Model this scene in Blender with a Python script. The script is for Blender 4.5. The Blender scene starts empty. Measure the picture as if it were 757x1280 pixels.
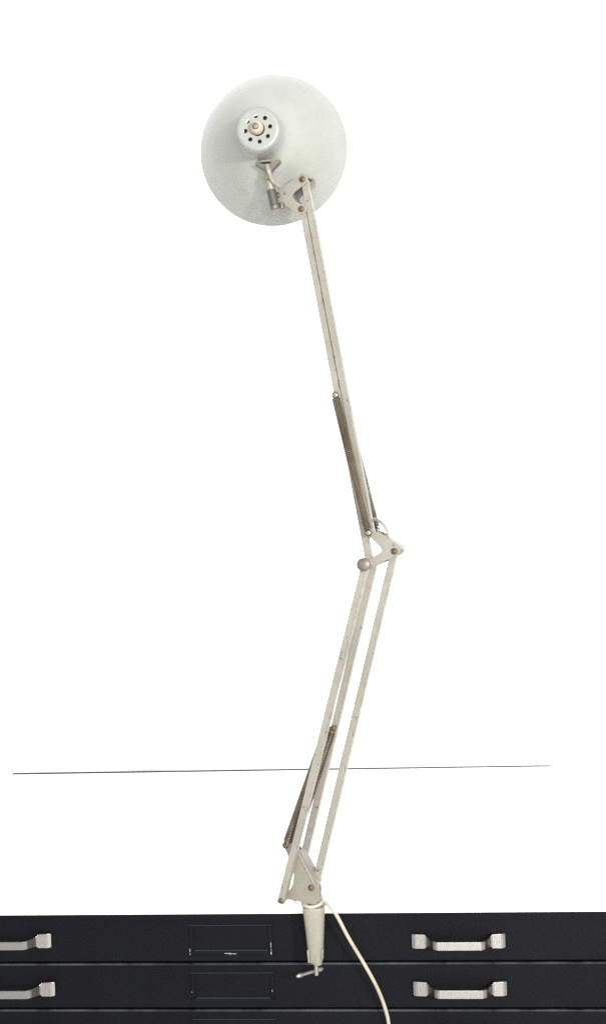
import bpy, bmesh, math, random
from mathutils import Vector, Matrix
random.seed(4)
scene = bpy.context.scene
C = bpy.context.collection
PI = math.pi
V = Vector

# ------------------------------------------------------------------ camera
ZB = 0.389                      # underside of the worktop
ZT = 0.400                      # upper face of the worktop
F = 1500.0                      # focal length in pixels of the 757 x 1280 photograph
yaw, roll = math.radians(4.28), math.radians(-1.80)
CAM = V((0, -1.5, ZB + 0.5035))
_r = V((math.cos(yaw), math.sin(yaw), 0)); _f = V((-math.sin(yaw), math.cos(yaw), 0)); _u = V((0, 0, 1))
RT = _r * math.cos(roll) + _u * math.sin(roll)
UP = _u * math.cos(roll) - _r * math.sin(roll)
FW = _f
cam_d = bpy.data.cameras.new('camera'); cam = bpy.data.objects.new('camera', cam_d); C.objects.link(cam)
cam_d.sensor_fit = 'VERTICAL'; cam_d.sensor_height = 36; cam_d.lens = 36 * F / 1280
cam_d.clip_start = 0.05; cam_d.clip_end = 100
m = Matrix((RT, UP, -FW)).transposed().to_4x4(); m.translation = CAM
cam.matrix_world = m
scene.camera = cam

def ray(px, py):
    return (RT * ((px - 378.5) / F) + UP * ((640 - py) / F) + FW)
def at_plane(px, py, p0, n):
    d = ray(px, py)
    return CAM + d * ((p0 - CAM).dot(n) / d.dot(n))
def PY(px, py, y): return at_plane(px, py, V((0, y, 0)), V((0, 1, 0)))
def PZ(px, py, z): return at_plane(px, py, V((0, 0, z)), V((0, 0, 1)))

# lamp frame: the arm swings in a vertical plane turned a little away from the cabinet front
LA = math.radians(19)
EX = V((math.cos(LA), -math.sin(LA), 0)); EN = V((math.sin(LA), math.cos(LA), 0)); EZ = V((0, 0, 1))
O = PY(391, 1128, -0.012)
def L(px, py, d=0.0): return at_plane(px, py, O + EN * d, EN)

# ------------------------------------------------------------------ materials
def mat(name, col, rough=0.5, metal=0.0, spec=0.5, coat=0.0):
    m = bpy.data.materials.new(name); m.use_nodes = True
    b = m.node_tree.nodes['Principled BSDF']
    b.inputs['Base Color'].default_value = (*col, 1); b.inputs['Roughness'].default_value = rough
    b.inputs['Metallic'].default_value = metal; b.inputs['Specular IOR Level'].default_value = spec
    b.inputs['Coat Weight'].default_value = coat
    b.inputs['Coat Roughness'].default_value = 0.15
    return m
def nodes(m): return m.node_tree.nodes, m.node_tree.links, m.node_tree.nodes['Principled BSDF']
def noise(m, scale, detail=4, rough=0.6, stretch=None):
    n, l, b = nodes(m)
    tc = n.new('ShaderNodeTexCoord'); t = n.new('ShaderNodeTexNoise')
    t.inputs['Scale'].default_value = scale; t.inputs['Detail'].default_value = detail; t.inputs['Roughness'].default_value = rough
    if stretch:
        mp = n.new('ShaderNodeMapping'); mp.inputs['Scale'].default_value = stretch
        l.new(tc.outputs['Object'], mp.inputs['Vector']); l.new(mp.outputs['Vector'], t.inputs['Vector'])
    else: l.new(tc.outputs['Object'], t.inputs['Vector'])
    return t
def ramp(m, src, stops):
    n, l, b = nodes(m); r = n.new('ShaderNodeValToRGB')
    e = r.color_ramp.elements
    while len(e) < len(stops): e.new(0.5)
    for x, (p, c) in zip(e, stops): x.position = p; x.color = (*c, 1) if len(c) == 3 else c
    l.new(src, r.inputs['Fac']); return r
def mix(m, fac, a, bcol, mode='MIX'):
    n, l, b = nodes(m); x = n.new('ShaderNodeMix'); x.data_type = 'RGBA'; x.blend_type = mode
    def put(i, v):
        if hasattr(v, 'node'): l.new(v, x.inputs[i])
        elif isinstance(v, (int, float)): x.inputs[i].default_value = v
        else: x.inputs[i].default_value = (*v, 1)
    put(0, fac); put(6, a); put(7, bcol); return x.outputs[2]
def bump(m, src, strength, dist):
    n, l, b = nodes(m); bp = n.new('ShaderNodeBump'); bp.inputs['Strength'].default_value = strength; bp.inputs['Distance'].default_value = dist
    l.new(src, bp.inputs['Height']); l.new(bp.outputs['Normal'], b.inputs['Normal'])

def paint(name, light, dark, chips=True, rough=0.36, chip_at=0.69, bmp=0.06):
    """old enamel: cloudy, a little dirty, chipped down to brown primer here and there"""
    m = mat(name, light, rough); n, l, b = nodes(m)
    cloud = ramp(m, noise(m, 14, 5).outputs[0], [(0.32, dark), (0.62, light)])
    fine = ramp(m, noise(m, 260, 3).outputs[0], [(0.3, (0.90, 0.89, 0.86)), (0.6, (1, 1, 1))]) if chips else ramp(m, noise(m, 60, 3).outputs[0], [(0.3, (0.965, 0.96, 0.94)), (0.6, (1, 1, 1))])
    col = mix(m, 1.0, cloud.outputs[0], fine.outputs[0], 'MULTIPLY')
    if chips:
        a = noise(m, 120, 3, 0.65); msk = ramp(m, a.outputs[0], [(chip_at, (0, 0, 0)), (chip_at + 0.025, (1, 1, 1))])
        col = mix(m, msk.outputs[0], col, (0.105, 0.085, 0.062))
    l.new(col, b.inputs['Base Color'])
    rr = ramp(m, noise(m, 40, 4).outputs[0], [(0.3, (rough - (0.08 if chips else 0.02),) * 3), (0.7, (rough + (0.12 if chips else 0.03),) * 3)])
    l.new(rr.outputs[0], b.inputs['Roughness'])
    if bmp: bump(m, noise(m, 420, 2).outputs[0], bmp, 0.0003)
    return m

M = {}
M['shade'] = paint('shade_enamel', (0.262, 0.273, 0.250), (0.243, 0.248, 0.222), False, 0.30, 1, 0)
M['cap'] = paint('cap_enamel', (0.220, 0.227, 0.212), (0.203, 0.208, 0.190), True, 0.36, 0.74)
M['arm'] = paint('arm_enamel', (0.228, 0.216, 0.187), (0.190, 0.178, 0.150), True, 0.32, 0.65)
M['arm_edge'] = paint('worn_arm_edge', (0.20, 0.185, 0.155), (0.115, 0.10, 0.078), True, 0.4, 0.56)
M['base'] = paint('base_enamel', (0.200, 0.189, 0.156), (0.168, 0.157, 0.127), True, 0.4, 0.7)
M['inner'] = mat('inner_white', (0.7, 0.7, 0.68), 0.5)

mm = mat('spring_steel', (0.1, 0.1, 0.1), 0.32, 0.8); M['spring'] = mm
n, l, b = nodes(mm); l.new(ramp(mm, noise(mm, 30, 4).outputs[0], [(0.35, (0.085, 0.063, 0.043)), (0.65, (0.185, 0.152, 0.110))]).outputs[0], b.inputs['Base Color'])
mm = mat('old_brass', (0.185, 0.1332, 0.0814), 0.58, 0.6); M['bolt'] = mm
n, l, b = nodes(mm); l.new(ramp(mm, noise(mm, 300, 4).outputs[0], [(0.35, (0.0518, 0.03552, 0.02072)), (0.65, (0.1628, 0.1147, 0.0666))]).outputs[0], b.inputs['Base Color'])
M['zinc'] = mat('dull_zinc', (0.2516, 0.2405, 0.222), 0.42, 0.7)
M['swivel'] = mat('grey_casting', (0.111, 0.0999, 0.0888), 0.5, 0.3)
M['steel'] = mat('grey_steel', (0.062, 0.064, 0.060), 0.5, 0.3)
mm = mat('knob_metal', (0.222, 0.185, 0.1554), 0.5, 0.55); M['knob'] = mm
n, l, b = nodes(mm); l.new(ramp(mm, noise(mm, 200, 4).outputs[0], [(0.35, (0.111, 0.0888, 0.074)), (0.65, (0.1776, 0.148, 0.1295))]).outputs[0], b.inputs['Base Color'])
M['cream'] = mat('cream_plastic', (0.3552, 0.3182, 0.2294), 0.4)
mm = mat('cord_plastic', (0.4588, 0.407, 0.3182), 0.45); M['cord'] = mm
n, l, b = nodes(mm); l.new(ramp(mm, noise(mm, 25, 4).outputs[0], [(0.35, (0.285, 0.242, 0.195)), (0.65, (0.365, 0.33, 0.262))]).outputs[0], b.inputs['Base Color'])
M['dark'] = mat('dark_bakelite', (0.02, 0.018, 0.016), 0.4)

mm = mat('black_paint', (0.016, 0.017, 0.020), 0.5, 0, 0.07); M['black'] = mm
n, l, b = nodes(mm)
g = ramp(mm, noise(mm, 720, 2, 0.8).outputs[0], [(0.38, (0.0002, 0.0003, 0.0005)), (0.62, (0.0062, 0.0068, 0.0092))])
g2 = ramp(mm, noise(mm, 9, 3).outputs[0], [(0.35, (0.8, 0.8, 0.8)), (0.65, (1.1, 1.1, 1.1))])
sp = ramp(mm, noise(mm, 70, 2, 0.5).outputs[0], [(0.785, (0, 0, 0)), (0.80, (1, 1, 1))])
l.new(mix(mm, sp.outputs[0], mix(mm, 1.0, g.outputs[0], g2.outputs[0], 'MULTIPLY'), (0.3, 0.3, 0.3)), b.inputs['Base Color'])
l.new(ramp(mm, noise(mm, 7, 5, 0.7, (1, 1, 2.5)).outputs[0], [(0.3, (0.36,) * 3), (0.7, (0.62,) * 3)]).outputs[0], b.inputs['Roughness'])
bump(mm, noise(mm, 520, 2).outputs[0], 0.35, 0.0006)
mm = mat('black_plastic', (0.0025, 0.0032, 0.0055), 0.5, 0, 0.08); M['holder'] = mm
M['lip'] = mat('holder_glint', (0.017, 0.020, 0.026), 0.4, 0, 0.15)  # paler bluish tone painting the light caught along the holder edges
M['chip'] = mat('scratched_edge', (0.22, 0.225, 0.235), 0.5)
mm = mat('brushed_nickel', (0.36, 0.345, 0.33), 0.24, 1.0); M['nickel'] = mm
n, l, b = nodes(mm)
st = noise(mm, 500, 2, 0.5)
l.new(ramp(mm, st.outputs[0], [(0.3, (0.305, 0.298, 0.287)), (0.7, (0.325, 0.318, 0.307))]).outputs[0], b.inputs['Base Color'])
mm = mat('worn_lit_edge', (0.074, 0.0777, 0.0814), 0.4, 0, 0.15); M['edge'] = mm  # worn drawer edge, its grey lifted to paint in light caught from above
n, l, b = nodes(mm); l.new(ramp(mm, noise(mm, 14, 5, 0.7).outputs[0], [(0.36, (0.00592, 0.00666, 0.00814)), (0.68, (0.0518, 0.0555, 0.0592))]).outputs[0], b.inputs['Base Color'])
mm = mat('white_laminate', (0.86, 0.86, 0.875), 0.45); M['white'] = mm
mm = mat('white_wall', (0.93, 0.93, 0.93), 0.8, 0, 0.2); M['wall'] = mm
bump(mm, noise(mm, 90, 4).outputs[0], 0.08, 0.002)
mm = mat('floor_vinyl', (0.25, 0.24, 0.22), 0.5); M['floor'] = mm
n, l, b = nodes(mm); l.new(ramp(mm, noise(mm, 30, 5).outputs[0], [(0.3, (0.46, 0.44, 0.41)), (0.7, (0.52, 0.50, 0.47))]).outputs[0], b.inputs['Base Color'])

# ------------------------------------------------------------------ mesh helpers
def empty(name, loc):
    o = bpy.data.objects.new(name, None); o.location = loc; o.empty_display_size = 0.05; C.objects.link(o); return o
def org(p):
    w = V((0, 0, 0))
    while p is not None: w = w + V(p.location); p = p.parent
    return w
def obj(name, bm, m, parent=None, smooth=True, angle=35, extra=()):
    """bm holds world coordinates; linked under its parent"""
    o0 = org(parent)
    bmesh.ops.translate(bm, verts=bm.verts, vec=-o0)
    bmesh.ops.recalc_face_normals(bm, faces=bm.faces)
    me = bpy.data.meshes.new(name)
    if smooth:
        for f in bm.faces: f.smooth = True
        for e in bm.edges:
            if len(e.link_faces) == 2 and e.calc_face_angle(0) > math.radians(angle): e.smooth = False
    bm.to_mesh(me); bm.free()
    me.materials.append(m)
    for x in extra: me.materials.append(x)
    o = bpy.data.objects.new(name, me); C.objects.link(o); o.parent = parent
    return o
def frame(axis, ref):
    w = axis.normalized(); s = ref - w * ref.dot(w)
    if s.length < 1e-6: s = V((1, 0, 0)) - w * w.x
    s.normalize(); return s, w.cross(s), w
def add_box(bm, c, ax, half, bev=0.0, bev_slot=0):
    """oriented box: centre, three axes, three half sizes"""
    t = bmesh.new(); bmesh.ops.create_cube(t, size=2)
    if bev: 
        bmesh.ops.transform(t, verts=t.verts, matrix=Matrix.Diagonal((*half, 1)))
        g = bmesh.ops.bevel(t, geom=t.edges[:], offset=bev, segments=1, affect='EDGES')
        for f in g['faces']: f.material_index = bev_slot
    else: bmesh.ops.transform(t, verts=t.verts, matrix=Matrix.Diagonal((*half, 1)))
    R = Matrix(ax).transposed().to_4x4(); R.translation = c
    bmesh.ops.transform(t, verts=t.verts, matrix=R)
    merge(bm, t)
def merge(bm, t):
    me = bpy.data.meshes.new('tmp'); t.to_mesh(me); t.free(); bm.from_mesh(me); bpy.data.meshes.remove(me)
def box(bm, lo, hi, bev=0.0):
    lo, hi = V(lo), V(hi)
    add_box(bm, (lo + hi) / 2, (V((1, 0, 0)), V((0, 1, 0)), V((0, 0, 1))), tuple((hi - lo) / 2), bev)
def add_bar(bm, p0, p1, w, dep, ext0=0.004, ext1=0.004, bev=0.0007):
    a = (p1 - p0); n = a.normalized(); q0 = p0 - n * ext0; q1 = p1 + n * ext1
    side = n.cross(EN).normalized(); d = side.cross(n)
    add_box(bm, (q0 + q1) / 2, (side, d, n), (w / 2, dep / 2, (q1 - q0).length / 2), bev, 1)
def add_lathe(bm, c, axis, prof, seg=32, ref=V((0, 0, 1)), close=False):
    """prof: (distance along axis, radius)"""
    s, t, w = frame(axis, ref); rings = []
    for h, r in prof:
        p = c + w * h
        if r < 1e-7: rings.append([bm.verts.new(p)])
        else: rings.append([bm.verts.new(p + (s * math.cos(2 * PI * k / seg) + t * math.sin(2 * PI * k / seg)) * r) for k in range(seg)])
    for A, B in zip(rings, rings[1:]):
        for k in range(seg):
            j = (k + 1) % seg
            if len(A) == 1 and len(B) == 1: continue
            if len(A) == 1: bm.faces.new((A[0], B[k], B[j]))
            elif len(B) == 1: bm.faces.new((A[k], A[j], B[0]))
            else: bm.faces.new((A[k], A[j], B[j], B[k]))
def add_cyl(bm, p0, p1, r, seg=24, bev=0.0006):
    h = (p1 - p0).length
    add_lathe(bm, p0, p1 - p0, [(0, 0), (0, r - bev), (bev, r), (h - bev, r), (h, r - bev), (h, 0)], seg, V((0.3, 0.2, 1)))
def add_tube(bm, pts, r, seg=8, closed=False):
    n = len(pts); rings = []; prev = None
    for i, p in enumerate(pts):
        if closed: t = pts[(i + 1) % n] - pts[i - 1]
        else: t = pts[min(i + 1, n - 1)] - pts[max(i - 1, 0)]
        t.normalize()
        s = (prev if prev is not None else V((0.13, 0.31, 0.94)))
        s = s - t * s.dot(t); s.normalize(); prev = s; u = t.cross(s)
        rr = r[i] if isinstance(r, (list, tuple)) else r
        rings.append([bm.verts.new(p + (s * math.cos(2 * PI * k / seg) + u * math.sin(2 * PI * k / seg)) * rr) for k in range(seg)])
    for i in range(n if closed else n - 1):
        A, B = rings[i], rings[(i + 1) % n]
        for k in range(seg): bm.faces.new((A[k], A[(k + 1) % seg], B[(k + 1) % seg], B[k]))
    if not closed: bm.faces.new(rings[0][::-1]); bm.faces.new(rings[-1])
def spline(pts, k=10):
    out = []; P = [pts[0]] + list(pts) + [pts[-1]]
    for i in range(1, len(P) - 2):
        a, b, c, d = P[i - 1], P[i], P[i + 1], P[i + 2]
        for j in range(k):
            t = j / k
            out.append(0.5 * ((2 * b) + (c - a) * t + (2 * a - 5 * b + 4 * c - d) * t * t + (3 * b - a - 3 * c + d) * t ** 3))
    out.append(pts[-1]); return out
def chaikin(pts, it=2, q=0.25):
    for _ in range(it):
        o = []
        for a, b in zip(pts, pts[1:] + pts[:1]):
            o.append((a[0] + (b[0] - a[0]) * q, a[1] + (b[1] - a[1]) * q)); o.append((a[0] + (b[0] - a[0]) * (1 - q), a[1] + (b[1] - a[1]) * (1 - q)))
        pts = o
    return pts
def add_prism(bm, P3, vec, bev=0.0):
    t = bmesh.new()
    A = [t.verts.new(p) for p in P3]; B = [t.verts.new(p + vec) for p in P3]
    n = len(A); t.faces.new(A); t.faces.new(B[::-1])
    for i in range(n): t.faces.new((A[i], A[(i + 1) % n], B[(i + 1) % n], B[i]))
    bmesh.ops.recalc_face_normals(t, faces=t.faces)
    if bev:
        cap = [e for e in t.edges if any(len(f.verts) > 4 for f in e.link_faces)]
        bmesh.ops.bevel(t, geom=cap, offset=bev, segments=1, affect='EDGES')
    bmesh.ops.triangulate(t, faces=[f for f in t.faces if len(f.verts) > 4])
    merge(bm, t)
def plate(bm, pix, d, th, it=2, bev=0.0003, q=0.25, shift=0.0):
    pts = chaikin(pix, it, q) if it else pix
    add_prism(bm, [L(x, y, d) + EN * shift for x, y in pts], EN * th, bev)
def bolt_bm(p, r=0.0037, h=0.003, back=0.004):
    bm = bmesh.new()
    add_lathe(bm, p + EN * back, -EN, [(0, 0), (0, r * 0.6), (back, r * 0.6), (back, r), (back + h * 0.45, r), (back + h * 0.85, r * 0.72), (back + h, r * 0.3), (back + h, 0)], 20)
    return bm
def spring_bm(p0, p1, r, wire=0.00105, pitch=0.00215, hook=0.0036):
    """close-wound helix with a hook ring at each end"""
    bm = bmesh.new(); ax = (p1 - p0); n = ax.normalized(); s, t, w = frame(ax, EN); r = r - 0.0003
    q0, q1 = p0 + n * hook, p1 - n * hook; ln = (q1 - q0).length; turns = int(ln / pitch); k = 14; pts = []
    for i in range(turns * k + 1):
        a = 2 * PI * i / k; h = ln * i / (turns * k); rr = r * min(1, 0.65 + h / 0.004, 0.65 + (ln - h) / 0.004)
        pts.append(q0 + w * h + (s * math.cos(a) + t * math.sin(a)) * rr)
    add_tube(bm, pts, wire, 5)
    for c in (p0, p1):
        add_tube(bm, [c + (n * math.cos(2 * PI * i / 20) + t * math.sin(2 * PI * i / 20)) * hook for i in range(20)], 0.0009, 6, True)
    return bm

# ------------------------------------------------------------------ the setting
bk = [PZ(18, 966.3, ZT), PZ(687, 956.5, ZT)]
XL, XR = bk[0].x, bk[1].x
YB = (bk[0].y + bk[1].y) / 2
bm = bmesh.new(); box(bm, (-3, YB + 0.03, 0), (3, YB + 0.13, 2.6))
o = obj('wall', bm, M['wall'], None, False); o['kind'] = 'structure'
bm = bmesh.new(); box(bm, (-3, -5, -0.1), (3, YB + 0.13, 0))
o = obj('floor', bm, M['floor'], None, False); o['kind'] = 'structure'

# ------------------------------------------------------------------ the drawer cabinet
cab = empty('drawer_cabinet', ((XL + XR) / 2, YB / 2, 0))
cab['label'] = 'wide black flat-file cabinet with shallow drawers, nickel handles and a white top'
cab['category'] = 'cabinet'
YF = 0.020                                     # face of the drawers
PITCH = 0.0594
G1 = PY(290, 1203.0, YF).z                     # gap under the first drawer
TOPZ = ZB - 0.0005
body_bot = G1 - 4 * PITCH - 0.012
bm = bmesh.new()
box(bm, (XL + 0.004, YF + 0.014, 0.0), (XR - 0.004, YB - 0.01, TOPZ))
box(bm, (XL + 0.004, YF + 0.002, 0.0), (XL + 0.018, YF + 0.0139, TOPZ), 0.001)
box(bm, (XR - 0.018, YF + 0.002, 0.0), (XR - 0.004, YF + 0.0139, TOPZ), 0.001)
box(bm, (XL + 0.0185, YF + 0.006, 0.0), (XR - 0.0185, YF + 0.0139, body_bot + 0.008), 0.001)
box(bm, (XL + 0.0185, YF - 0.0016, G1 + PITCH - 0.0034), (XR - 0.0185, YF + 0.0135, TOPZ))
obj('carcass', bm, M['black'], cab)
bm = bmesh.new()
TR = 0.0125                                    # the dark strip along the back of the top
t = bmesh.new()
prof = [(0.0005, ZB), (YB - TR, ZB), (YB - TR, ZT), (0.004, ZT), (0.0022, ZT - 0.0007), (0.0008, ZT - 0.0022), (0.0, ZT - 0.004), (0, ZB + 0.0006)]
add_prism(bm, [V((XL, y, z)) for y, z in prof], V((XR - XL, 0, 0)))
obj('worktop', bm, M['white'], cab)
bm = bmesh.new()
add_prism(bm, [V((XL, YB - TR + 0.0002, ZB)), V((XR, YB - TR + 0.0002, ZB)), V((XR, YB - TR * 0.4, ZB)), V((XL, YB, ZB))], V((0, 0, ZT - ZB + 0.0006)))
obj('back_strip', bm, M['black'], cab)

def drawer_mesh():
    bm = bmesh.new(); h = PITCH / 2
    x0, x1 = XL + 0.019 - cab.location.x, XR - 0.019 - cab.location.x
    pr = [(0.0135, -h + 0.0016), (0.0006, -h + 0.0016), (0.0, -h + 0.0024), (0.0, h - 0.0032), (0.0008, h - 0.0019), (0.0026, h - 0.0013), (0.0135, h - 0.0013)]
    add_prism(bm, [V((x0, y, z)) for y, z in pr], V((x1 - x0, 0, 0)))
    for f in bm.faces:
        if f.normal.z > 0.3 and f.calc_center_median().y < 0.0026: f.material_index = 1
    return bm
def handle_mesh(wid=0.1160):
    """flat bow pull: square feet on the drawer, short slanting legs, flat bar standing off"""
    bm = bmesh.new(); w = wid / 2
    #        x, y inner, y outer, half height
    sec = [(-w, -0.0002, -0.0075, 0.0088), (-w + 0.004, -0.0002, -0.0095, 0.0090), (-w + 0.0165, -0.0002, -0.0105, 0.0086),
           (-w + 0.0178, -0.0062, -0.0112, 0.0062), (-w + 0.0262, -0.0200, -0.0238, 0.0052), (-w + 0.0305, -0.0240, -0.0272, 0.0051)]
    sec = sec + [(-x, a, b_, h) for x, a, b_, h in reversed(sec)]
    rings = []
    for x, a, b_, h in sec:
        rings.append([bm.verts.new((x, a, -h)), bm.verts.new((x, b_, -h)), bm.verts.new((x, b_, h)), bm.verts.new((x, a, h))])
    for A, B in zip(rings, rings[1:]):
        for k in range(4): bm.faces.new((A[k], A[(k + 1) % 4], B[(k + 1) % 4], B[k]))
    bm.faces.new(rings[0]); bm.faces.new(rings[-1][::-1])
    bmesh.ops.recalc_face_normals(bm, faces=bm.faces)
    bmesh.ops.bevel(bm, geom=[e for e in bm.edges], offset=0.0007, segments=2, affect='EDGES')
    return bm
def holder_mesh(wear):
    """shallow black card holder: thin frame with a deeper lip below; worn in places"""
    bm = bmesh.new(); w, h = 0.0535, 0.0188
    box(bm, (-w, -0.0012, h - 0.0012), (w, 0.0004, h), 0.0004)
    box(bm, (-w, -0.0022, -h), (w, 0.0004, -h + 0.0055), 0.0009)
    for s in (-1, 1):
        a, b_ = sorted((s * w, s * (w - 0.0055)))
        box(bm, (a, -0.0017, -h + 0.0056), (b_, 0.0004, h - 0.0013), 0.0006)
    nb = len(bm.faces)
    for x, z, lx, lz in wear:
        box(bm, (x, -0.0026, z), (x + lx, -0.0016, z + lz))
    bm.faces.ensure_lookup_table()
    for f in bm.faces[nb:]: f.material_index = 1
    nb = len(bm.faces)
    box(bm, (-w, -0.0016, h - 0.0004), (w, 0.0002, h + 0.0003)); box(bm, (-w + 0.007, -0.0020, -h + 0.0052), (w - 0.006, -0.0002, -h + 0.0062))  # thin slivers carrying the painted highlight, top and bottom
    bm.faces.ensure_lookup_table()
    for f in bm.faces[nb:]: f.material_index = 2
    return bm

drawer0 = None; handle0 = None
# handle centres and card-holder centres as read off the front of each drawer
rows = {0: ((11.0, 1173.5), (572, 1173.5), (288.5, 1174.5)), 1: ((15.8, 1233.5), (574, 1232.8), (291.0, 1234.0))}
last = None
for k in range(5):
    zc = G1 + PITCH / 2 - k * PITCH
    if drawer0 is None:
        bm = drawer_mesh(); bmesh.ops.recalc_face_normals(bm, faces=bm.faces)
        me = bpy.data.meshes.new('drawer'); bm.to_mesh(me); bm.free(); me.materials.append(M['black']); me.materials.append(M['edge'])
        d = drawer0 = bpy.data.objects.new('drawer', me)
    else: d = drawer0.copy()
    C.objects.link(d); d.parent = cab; d.location = (0, YF - cab.location.y, zc)
    if k in rows:
        last = [PY(px, py, YF) for px, py in rows[k]]
    else: last = [V((p.x, p.y, p.z - PITCH)) for p in last]
    for i in (0, 1):
        if handle0 is None:
            bm = handle_mesh(); bmesh.ops.recalc_face_normals(bm, faces=bm.faces)
            me = bpy.data.meshes.new('handle'); bm.to_mesh(me); bm.free(); me.materials.append(M['nickel'])
            hnd = handle0 = bpy.data.objects.new('handle', me)
        else: hnd = handle0.copy()
        C.objects.link(hnd); hnd.parent = d
        hnd.location = (last[i].x - cab.location.x, 0, last[i].z - zc)
    wear = {0: [(0.0508, -0.0182, 0.0013, 0.0035), (0.0513, -0.0135, 0.0006, 0.0022), (0.0510, -0.0095, 0.0007, 0.0065), (-0.008, -0.0172, 0.0085, 0.0009), (-0.001, -0.0176, 0.008, 0.0007), (-0.0018, -0.0186, 0.0007, 0.0028), (-0.0530, -0.0150, 0.0007, 0.0045), (-0.0530, -0.0182, 0.0009, 0.0015)],
            1: [(0.0500, -0.0045, 0.0009, 0.0016), (-0.0526, -0.006, 0.0005, 0.0015)]}.get(k, [(-0.0528, -0.012, 0.0008, 0.003)])
    bm = holder_mesh(wear); bmesh.ops.recalc_face_normals(bm, faces=bm.faces)
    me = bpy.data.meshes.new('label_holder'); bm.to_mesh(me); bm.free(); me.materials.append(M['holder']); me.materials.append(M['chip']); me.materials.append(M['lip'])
    ho = bpy.data.objects.new('label_holder', me); C.objects.link(ho); ho.parent = d
    ho.location = (last[2].x - cab.location.x, 0, last[2].z - zc)

# ------------------------------------------------------------------ the lamp
lamp = empty('clamp_lamp', tuple(V((O.x, O.y, ZT))))
lamp['label'] = 'tall cream articulated drafting lamp with round metal shade, clamped to the cabinet edge'
lamp['category'] = 'lamp'
def bolt(px, py, d, parent, r=0.0037, h=0.003, back=0.005, m='bolt'):
    return obj('bolt', bolt_bm(L(px, py, d), r, h, back), M[m], parent)

# --- shade
YS = L(380, 240).y
CC = PY(322, 161, YS - 0.050); CR = PY(341.5, 188.5, YS + 0.077)
AX = (CR - CC); LEN = AX.length; W = AX.normalized()
k = LEN / 0.140
prof_o = [(0.0014, 0.0262), (0.030, 0.0272), (0.041, 0.0285), (0.046, 0.031), (0.051, 0.0375), (0.060, 0.0465), (0.072, 0.0565), (0.086, 0.0670), (0.100, 0.0760), (0.115, 0.0845), (0.129, 0.0915), (0.1385, 0.0957), (0.140, 0.0966)]
prof_i = [(0.140, 0.0954), (0.128, 0.0897), (0.115, 0.0830), (0.100, 0.0745), (0.086, 0.0655), (0.072, 0.0550), (0.060, 0.0450), (0.052, 0.0365), (0.046, 0.0295), (0.030, 0.0260), (0.0016, 0.0250)]
bm = bmesh.new()
add_lathe(bm, CC, W, [(h * k, r) for h, r in prof_o + prof_i], 96)
shade = obj('lamp_shade', bm, M['shade'], lamp, True, 50)

# vent cap with eight real holes
bm = bmesh.new()
s, t, w = frame(W, V((0, 0, 1)))
# find the direction of the picture's right in the cap plane
ux = (RT - w * RT.dot(w)).normalized(); uy = (UP - w * UP.dot(w) - ux * UP.dot(ux)).normalized()
def cp(x, y, h=0.0): return CC + ux * x + uy * y + w * h
r0, r1, hc, hr = 0.0085, 0.0222, 0.0152, 0.0026
NA = 6
for j in range(8):
    a0 = 2 * PI * (j - 0.5) / 8 + math.radians(9); a1 = a0 + 2 * PI / 8; am = (a0 + a1) / 2
    outer = []
    for i in range(NA): a = a0 + (a1 - a0) * i / NA; outer.append((r1 * math.cos(a), r1 * math.sin(a)))
    for i in range(NA): r = r1 + (r0 - r1) * i / NA; outer.append((r * math.cos(a1), r * math.sin(a1)))
    for i in range(NA): a = a1 + (a0 - a1) * i / NA; outer.append((r0 * math.cos(a), r0 * math.sin(a)))
    for i in range(NA): r = r0 + (r1 - r0) * i / NA; outer.append((r * math.cos(a0), r * math.sin(a0)))
    hx, hy = hc * math.cos(am), hc * math.sin(am); inner = []
    for x, y in outer:
        b_ = math.atan2(y - hy, x - hx); inner.append((hx + hr * math.cos(b_), hy + hr * math.sin(b_)))
    Ov = [bm.verts.new(cp(x, y)) for x, y in outer]; Iv = [bm.verts.new(cp(x, y)) for x, y in inner]; Jv = [bm.verts.new(cp(x, y, 0.0012)) for x, y in inner]
    n = len(Ov)
    for i in range(n):
        q = (i + 1) % n
        bm.faces.new((Ov[i], Ov[q], Iv[q], Iv[i])); bm.faces.new((Iv[i], Iv[q], Jv[q], Jv[i]))
bmesh.ops.remove_doubles(bm, verts=bm.verts, dist=1e-6)
add_lathe(bm, CC, W, [(0, r1), (0.0002, 0.0240), (0.0009, 0.0258), (0.0022, 0.0266), (0.0135 , 0.0269), (0.0137, 0.0264)], 64, ux)
obj('vent_cap', bm, M['cap'], shade, True, 50)
bm = bmesh.new()
F0 = cp(-0.001, 0.001, 0.0005)
add_lathe(bm, F0, -W, [(-0.002, 0), (-0.002, 0.0080), (0.0015, 0.0083), (0.005, 0.0080), (0.009, 0.0066), (0.0105, 0.0052), (0.0108, 0.0)], 32)
obj('cord_bushing', bm, M['cream'], shade)
bm = bmesh.new()
add_lathe(bm, F0 - W * 0.0109, -W, [(0, 0), (0, 0.0040), (0.002, 0.0041), (0.0036, 0.0036), (0.0042, 0.002), (0.0042, 0)], 24)
obj('cap_screw', bm, M['knob'], shade)
bm = bmesh.new()
add_lathe(bm, CC + W * 0.010 + ux * 0.0014 - uy * 0.0012, W, [(0, 0), (0, 0.0190), (0.002, 0.0203), (0.045, 0.0203), (0.047, 0.018), (0.047, 0)], 32)
obj('socket', bm, M['dark'], shade)

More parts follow.
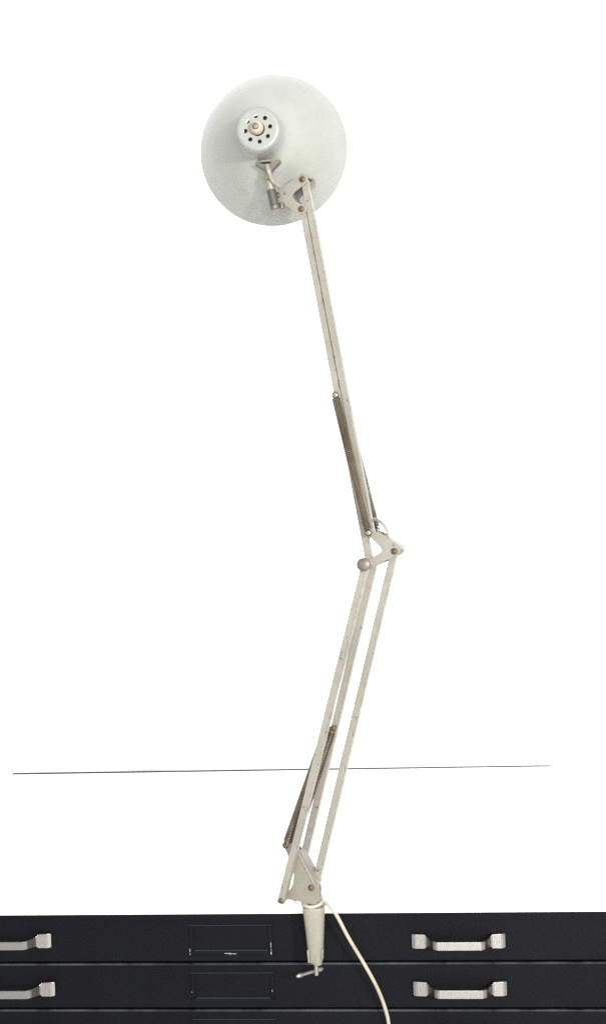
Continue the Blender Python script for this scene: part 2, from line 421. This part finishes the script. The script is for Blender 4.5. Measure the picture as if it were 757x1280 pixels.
# --- swivel that carries the shade
def SW(px, py, d): return PY(px, py, YS + d + 0.004)
bm = bmesh.new()
fl = [(317.5, 202.8), (321, 203.4), (329, 205.2), (333, 206), (337, 205.2), (343, 200.8), (349.5, 198.8), (350.6, 200.5), (345.5, 206), (340.5, 210.5), (338, 217), (337.5, 224), (330.8, 224), (330.8, 213), (328, 209.5), (322, 206.3)]
add_prism(bm, [SW(x, y, -0.018) for x, y in chaikin(fl, 1)], V((0, 0.012, 0)), 0.0004)
sw = obj('swivel', bm, M['swivel'], lamp)
bm = bmesh.new()
a, b_ = SW(334.2, 212, -0.013), SW(339.0, 239, -0.007)
add_lathe(bm, a, b_ - a, [(0, 0), (0, 0.0036), (0.008, 0.0042), ((b_ - a).length - 0.003, 0.0054), ((b_ - a).length, 0.0056), ((b_ - a).length, 0)], 20, EN)
add_prism(bm, [SW(x, y, -0.020) for x, y in ((326.5, 200.4), (337.5, 199.8), (337.5, 201.4), (326.5, 202.0))], V((0, 0.008, 0)))
obj('stem', bm, M['base'], sw)
bm = bmesh.new()
add_tube(bm, spline([SW(333.5, 206, -0.021), SW(336, 214, -0.021), SW(338.5, 222, -0.018), SW(343, 229, -0.014), SW(349, 233, -0.009)], 8), 0.0028, 10)
obj('swivel_rod', bm, M['arm'], sw)
bm = bmesh.new(); add_cyl(bm, SW(338.6, 237.5, -0.008), SW(343.5, 259, -0.008), 0.0056, 24); obj('sleeve', bm, M['steel'], sw)
bm = bmesh.new(); add_cyl(bm, SW(343, 256.5, -0.010), SW(344, 263, -0.010), 0.0060, 24, 0.0012)
obj('end_nut', bm, M['knob'], sw)
bm = bmesh.new(); add_cyl(bm, SW(351.5, 253.5, -0.004), SW(352.5, 262, -0.004), 0.0036, 20, 0.001)
obj('end_nut', bm, M['knob'], sw)

# --- head bracket: two triangular cheeks with a V cut, folded together along the top
hb = [(341.5, 241), (344, 238.5), (352, 234.8), (363, 228), (374, 219.2), (378, 217.2), (383, 219.5), (385, 224.5), (382.5, 229), (372, 236.5), (364.5, 243), (366, 248), (374, 254.5), (380.5, 256.5), (383.5, 261), (381, 267), (376, 268.2), (371, 266), (356, 256.5), (343.5, 249), (341, 245)]
bm = bmesh.new()
plate(bm, hb, -0.0085, 0.0014, 1)
hb2 = [(341.5, 241), (344, 238.5), (352, 234.8), (363, 228), (373, 218.6), (377, 216.0), (382, 216.3), (385.4, 219.5), (386.2, 225.5), (384, 231), (372, 236.5), (364.5, 243), (366, 248), (374, 254.5), (380.5, 256.5), (383.5, 261), (381, 267), (376, 268.2), (371, 266), (356, 256.5), (343.5, 249), (341, 245)]
plate(bm, hb2, -0.0085, 0.0014, 1, shift=0.0225)
top = [(349, 235.8), (362, 228.3), (373.5, 219.6), (378, 217.6), (381.2, 218.4), (383.2, 220.6)]
ps = spline([L(x, y, -0.0084) for x, y in top], 5)
for p, q in zip(ps, ps[1:]):
    n_ = (q - p).cross(EN).normalized() * 0.0006
    add_prism(bm, [p - n_, q - n_, q + n_, p + n_], EN * 0.0222)
br = obj('head_bracket', bm, M['arm'], lamp)
bolt(346.8, 244.2, -0.0086, br); bolt(377.8, 224.2, -0.0086, br); bolt(376.5, 261.3, -0.0086, br)

# --- arm bars (square tubes)
def arm_bar(p0, p1, w=0.0086, dep=0.0085, e0=0.004, e1=0.004):
    bm = bmesh.new(); add_bar(bm, p0 + EN * dep / 2, p1 + EN * dep / 2, w, dep, e0, e1); return obj('arm_bar', bm, M['arm'], lamp, extra=(M['arm_edge'],))
U1 = arm_bar(L(377.6, 262, -0.0067), L(461.1, 706, -0.0067), 0.0083)
U2 = arm_bar(L(379.8, 228, -0.0062), L(462.8, 668, -0.0062), 0.0083)
bm = bmesh.new(); add_cyl(bm, L(384.0, 251.0, -0.0068), L(384.0, 251.0, -0.0030), 0.001, 10, 0.0001); obj('rivet', bm, M['dark'], U2)

# --- elbow bracket
eb = [(462, 672), (463.5, 666.5), (468, 664), (474, 665.5), (487, 674.5), (498, 682), (500, 687), (498, 692.5), (493, 695.5), (480, 701.5), (465, 708.3), (460.5, 706.5), (459.7, 701), (463, 697.5), (472, 692.5), (478, 688.5), (473, 682)]
bm = bmesh.new(); plate(bm, eb, -0.0085, 0.0014, 1); plate(bm, eb, -0.0085, 0.0014, 1, shift=0.0165)
e_top = [(468, 664.5), (474, 665.9), (487, 674.9), (497.6, 682.2), (499.6, 687)]
ps = spline([L(x, y, -0.0078) for x, y in e_top], 4)
for p, q in zip(ps[6:], ps[7:]):
    n_ = (q - p).cross(EN).normalized() * 0.0006
    add_prism(bm, [p - n_, q - n_, q + n_, p + n_], EN * 0.0160)
el = obj('elbow_bracket', bm, M['arm'], lamp)
bolt(492.5, 689.1, -0.0086, el, 0.0039)
bm = bmesh.new()
kp = L(453, 706, -0.034)
add_lathe(bm, kp, EN, [(-0.0016, 0), (-0.0014, 0.003), (-0.0006, 0.0062), (0.0008, 0.0080), (0.0045, 0.0080), (0.0055, 0.0070), (0.0056, 0.0035), (0.0125, 0.0035), (0.0125, 0)], 32)
obj('elbow_knob', bm, M['knob'], lamp)

# --- lower bars
A1 = arm_bar(L(455.0, 708, -0.0212), L(350.8, 1126, -0.0212))
B1 = arm_bar(L(464.8, 708, 0.0088), L(366.5, 1122, 0.0088))
C1 = arm_bar(L(491.6, 690, -0.0020), L(392.6, 1108, -0.0020))
bolt(350.8, 1126.2, -0.0212, A1, 0.0034, 0.0018)

# --- springs
def spring(p0, p1, r, d0, d1):
    s_ = obj('spring', spring_bm(p0, p1, r), M['spring'], lamp, True, 60)
    return s_
s1 = spring(L(418.6, 493.8, -0.014), L(459.8, 666, -0.0165), 0.0049, 0, 0)
bolt(418.6, 493.8, -0.0145, s1, 0.0031, 0.0014, 0.008, 'zinc'); bolt(459.8, 666, -0.017, s1, 0.0031, 0.0014, 0.008, 'zinc')
s2 = spring(L(429.0, 500, 0.019), L(470.6, 663, 0.020), 0.0046, 0, 0)
bolt(470.6, 663, 0.0185, s2, 0.0031, 0.0014, 0.008, 'zinc')
s3 = spring(L(407.5, 913, -0.0072), L(357.4, 1056.5, -0.0072), 0.0048, 0, 0)
bolt(357, 1056.5, -0.0085, s3, 0.0042, 0.003, 0.006)
s4 = spring(L(415.3, 911.5, 0.0035), L(366.0, 1057, 0.0035), 0.0050, 0, 0)
bolt(415.8, 910.8, 0.000, s4, 0.0040, 0.003, 0.008); bolt(413.6, 915.8, -0.001, s4, 0.0030, 0.002, 0.006)

# --- base bracket and its folded flange
bp = [(352.5, 1056), (356, 1051.5), (362, 1053), (373.5, 1062), (385, 1084), (396.5, 1105), (399, 1113), (398.5, 1121), (397, 1129), (391, 1131), (381.5, 1129), (372, 1126), (357, 1123.8), (350, 1130), (346.5, 1125), (353, 1120), (361.5, 1113), (366, 1106), (367.2, 1091), (363, 1078), (357.5, 1064)]
bm = bmesh.new(); plate(bm, bp, -0.0095, 0.0015, 1); plate(bm, [(x - 3.5, y) for x, y in bp[2:9]] + [(392, 1121), (391, 1129), (381.5, 1128), (374, 1110), (368, 1085)], -0.0095, 0.0015, 1, shift=0.0155)
a, b_ = L(373.8, 1062.5, -0.0095), L(396.3, 1105.5, -0.0095)
for i in range(10):
    p, q = a.lerp(b_, i / 10), a.lerp(b_, (i + 1) / 10)
n_ = (b_ - a).cross(EN).normalized()
add_prism(bm, [a - n_ * 0.0007, b_ - n_ * 0.0007, b_ + n_ * 0.0007, a + n_ * 0.0007], EN * 0.0155)
pa, pb = L(372.0, 1066.5, -0.0098), L(392.3, 1105.5, -0.0098)
add_bar(bm, pa, pb, 0.0022, 0.0016, 0, 0, 0.0006)
bb = obj('base_bracket', bm, M['base'], lamp)
bolt(389, 1109.6, -0.0096, bb, 0.0037)
bm = bmesh.new()
pc = V((O.x, O.y, 0))
zt_ = L(391, 1127).z
add_cyl(bm, V((O.x, O.y, ZT - 0.020)), V((O.x, O.y, zt_ + 0.004)), 0.0072, 28)
obj('post', bm, M['zinc'], lamp)

# --- clamp: tapered hollow casting in front of the edge, jaw on top, screw from below
bm = bmesh.new()
secs = [(1136.0, 391.0, 24.5), (1137.5, 391.0, 26.8), (1140, 391.2, 27.3), (1148, 391.8, 26.0), (1163, 392.6, 23.6), (1180, 393.3, 21.2), (1190, 393.7, 19.8), (1203, 394.0, 18.2), (1204.6, 394.0, 15.5)]
rings = []
YC = -0.0145
for py, px, wd in secs:
    c = PY(px, py, YC - 0.010); hx = wd / 1000 / 2; hy = 0.0115 * (0.70 + 0.30 * wd / 27.5)
    ring = []
    for i in range(36):
        a = 2 * PI * i / 36; ca, sa = math.cos(a), math.sin(a); e = 0.62
        ring.append(bm.verts.new((c.x + hx * math.copysign(abs(ca) ** e, ca), YC + hy * math.copysign(abs(sa) ** e, sa), c.z)))
    rings.append(ring)
for A, B in zip(rings, rings[1:]):
    for i in range(36): bm.faces.new((A[i], A[(i + 1) % 36], B[(i + 1) % 36], B[i]))
bm.faces.new(rings[0]); bm.faces.new(rings[-1][::-1])
cb = PY(394.0, 1203, YC)
# screw boss and the cheeks beside it at the foot of the casting
b0, b1 = PY(395.8, 1184.5, YC - 0.005), PY(396.4, 1205.5, YC - 0.005)
add_lathe(bm, b0, b1 - b0, [(0, 0), (0.0006, 0.0030), (0.003, 0.0056), ((b1 - b0).length - 0.001, 0.0062), ((b1 - b0).length, 0.0054), ((b1 - b0).length, 0)], 24, EX)
for px, y0, y1, w_ in ((386.4, 1187, 1203.5, 0.0026), (402.6, 1186, 1199, 0.0022)):
    p0, p1 = PY(px - (1.4 if px < 395 else -0.4), y0, YC - 0.0085), PY(px, y1, YC - 0.0085)
    add_bar(bm, p0, p1, w_, 0.0045, 0, 0, 0.0008)
add_lathe(bm, PY(403.2, 1131.5, -0.009), V((0, 0, 1)), [(-0.006, 0), (-0.006, 0.0026), (0.006, 0.0026), (0.0075, 0.0015), (0.0075, 0)], 14, EX)
clamp = obj('clamp', bm, M['base'], lamp, True, 40)
bm = bmesh.new(); box(bm, (O.x - 0.010, -0.008, ZT), (O.x + 0.010, 0.034, ZT + 0.003), 0.0015)
obj('jaw', bm, M['base'], clamp)
bm = bmesh.new()
sc = PY(395.2, 1212, -0.010)
add_cyl(bm, V((sc.x, -0.010, PY(395, 1219, -0.010).z)), V((sc.x, -0.010, PY(395, 1200, -0.010).z)), 0.0028, 18)
obj('clamp_screw', bm, M['zinc'], clamp)
bm = bmesh.new()
p0, p1 = PY(370.5, 1220.6, -0.0235), PY(403.5, 1210.6, 0.0015)
pts = [p0.lerp(p1, i / 16) for i in range(17)]
add_tube(bm, pts, [0.0014, 0.0026, 0.0029, 0.0026] + [0.0021] * 9 + [0.0026, 0.0029, 0.0026, 0.0014], 12)
obj('tommy_bar', bm, M['zinc'], clamp)

# --- cord
bm = bmesh.new()
loop = []
rc = O + V((0, 0, 0)); rx = 0.0120
zc = PY(391, 1134.2, -0.0235).z
for i in range(15):
    a = math.radians(60 - 20 * i)        # round the post once, from behind on the right
    loop.append(V((O.x - 0.0005 + rx * math.cos(a) , O.y + 0.001 + rx * math.sin(a), zc + 0.0035 * (1 + math.sin(a)) / 2 + 0.002 * max(0, math.cos(a)))))
loop = loop[::-1]
tail = [PY(403.5, 1126.5, -0.010), PY(411, 1132, -0.016), PY(420, 1143.5, -0.020), PY(435.5, 1172.5, -0.017), PY(455.5, 1206, -0.010), PY(471.2, 1235, -0.004), PY(481.5, 1262, 0.001), PY(486.0, 1285, 0.004), PY(489, 1330, 0.006)]
tail += [V((tail[-1].x + 0.004, 0.010, tail[-1].z - 0.06)), V((tail[-1].x + 0.01, 0.008, 0.06)), V((tail[-1].x + 0.03, -0.03, 0.006)), V((tail[-1].x + 0.12, -0.08, 0.0035))]
add_tube(bm, spline(loop[:-2] + tail, 6), 0.0023, 12)
obj('cord', bm, M['cord'], lamp)
bm = bmesh.new()
add_tube(bm, spline([L(455, 652, 0.016), L(464.5, 648.6, 0.011), L(471.5, 650, 0.004), L(478, 654.6, -0.001), L(483.6, 663.3, -0.003), L(486.3, 674, -0.003), L(486.5, 684, 0.002)], 8), 0.0020, 10)
obj('cord', bm, mat('cord_white', (0.235, 0.225, 0.21), 0.5), lamp)

# ------------------------------------------------------------------ light
w = bpy.data.worlds.new('World'); scene.world = w; w.use_nodes = True
w.node_tree.nodes['Background'].inputs[0].default_value = (0.97, 0.985, 1, 1)
w.node_tree.nodes['Background'].inputs[1].default_value = 0.93
def area(name, loc, target, size, power, col=(1, 1, 1), sy=None):
    d = bpy.data.lights.new(name, 'AREA'); d.energy = power; d.color = col; d.size = size
    if sy: d.shape = 'RECTANGLE'; d.size_y = sy
    o = bpy.data.objects.new(name, d); C.objects.link(o); o.location = loc
    o.rotation_euler = (V(target) - V(loc)).to_track_quat('-Z', 'Y').to_euler(); return o
area('window_light', (1.05, -2.35, 1.20), (-0.05, 0.1, 1.15), 0.22, 64, (1, 0.99, 0.97))
area('overhead_fill', (0.0, -0.45, 3.2), (0.0, -0.45, 0.0), 3.0, 10, (1, 0.99, 0.975))  # added soft panel, unseen; brightens worktop, wall and top of the shade
area('front_fill', (0.20, -3.4, 0.95), (0, 0, 0.9), 1.5, 76, (1, 0.985, 0.96))  # added frontal fill, unseen; lifts the lower shade and the white background

scene.view_settings.view_transform = 'Standard'; scene.view_settings.look = 'None'
scene.view_settings.exposure = 0.42; scene.view_settings.gamma = 1
scene.render.engine = 'CYCLES'
scene.cycles.use_denoising = False
scene.cycles.max_bounces = 8
scene.render.resolution_x = 605; scene.render.resolution_y = 1024
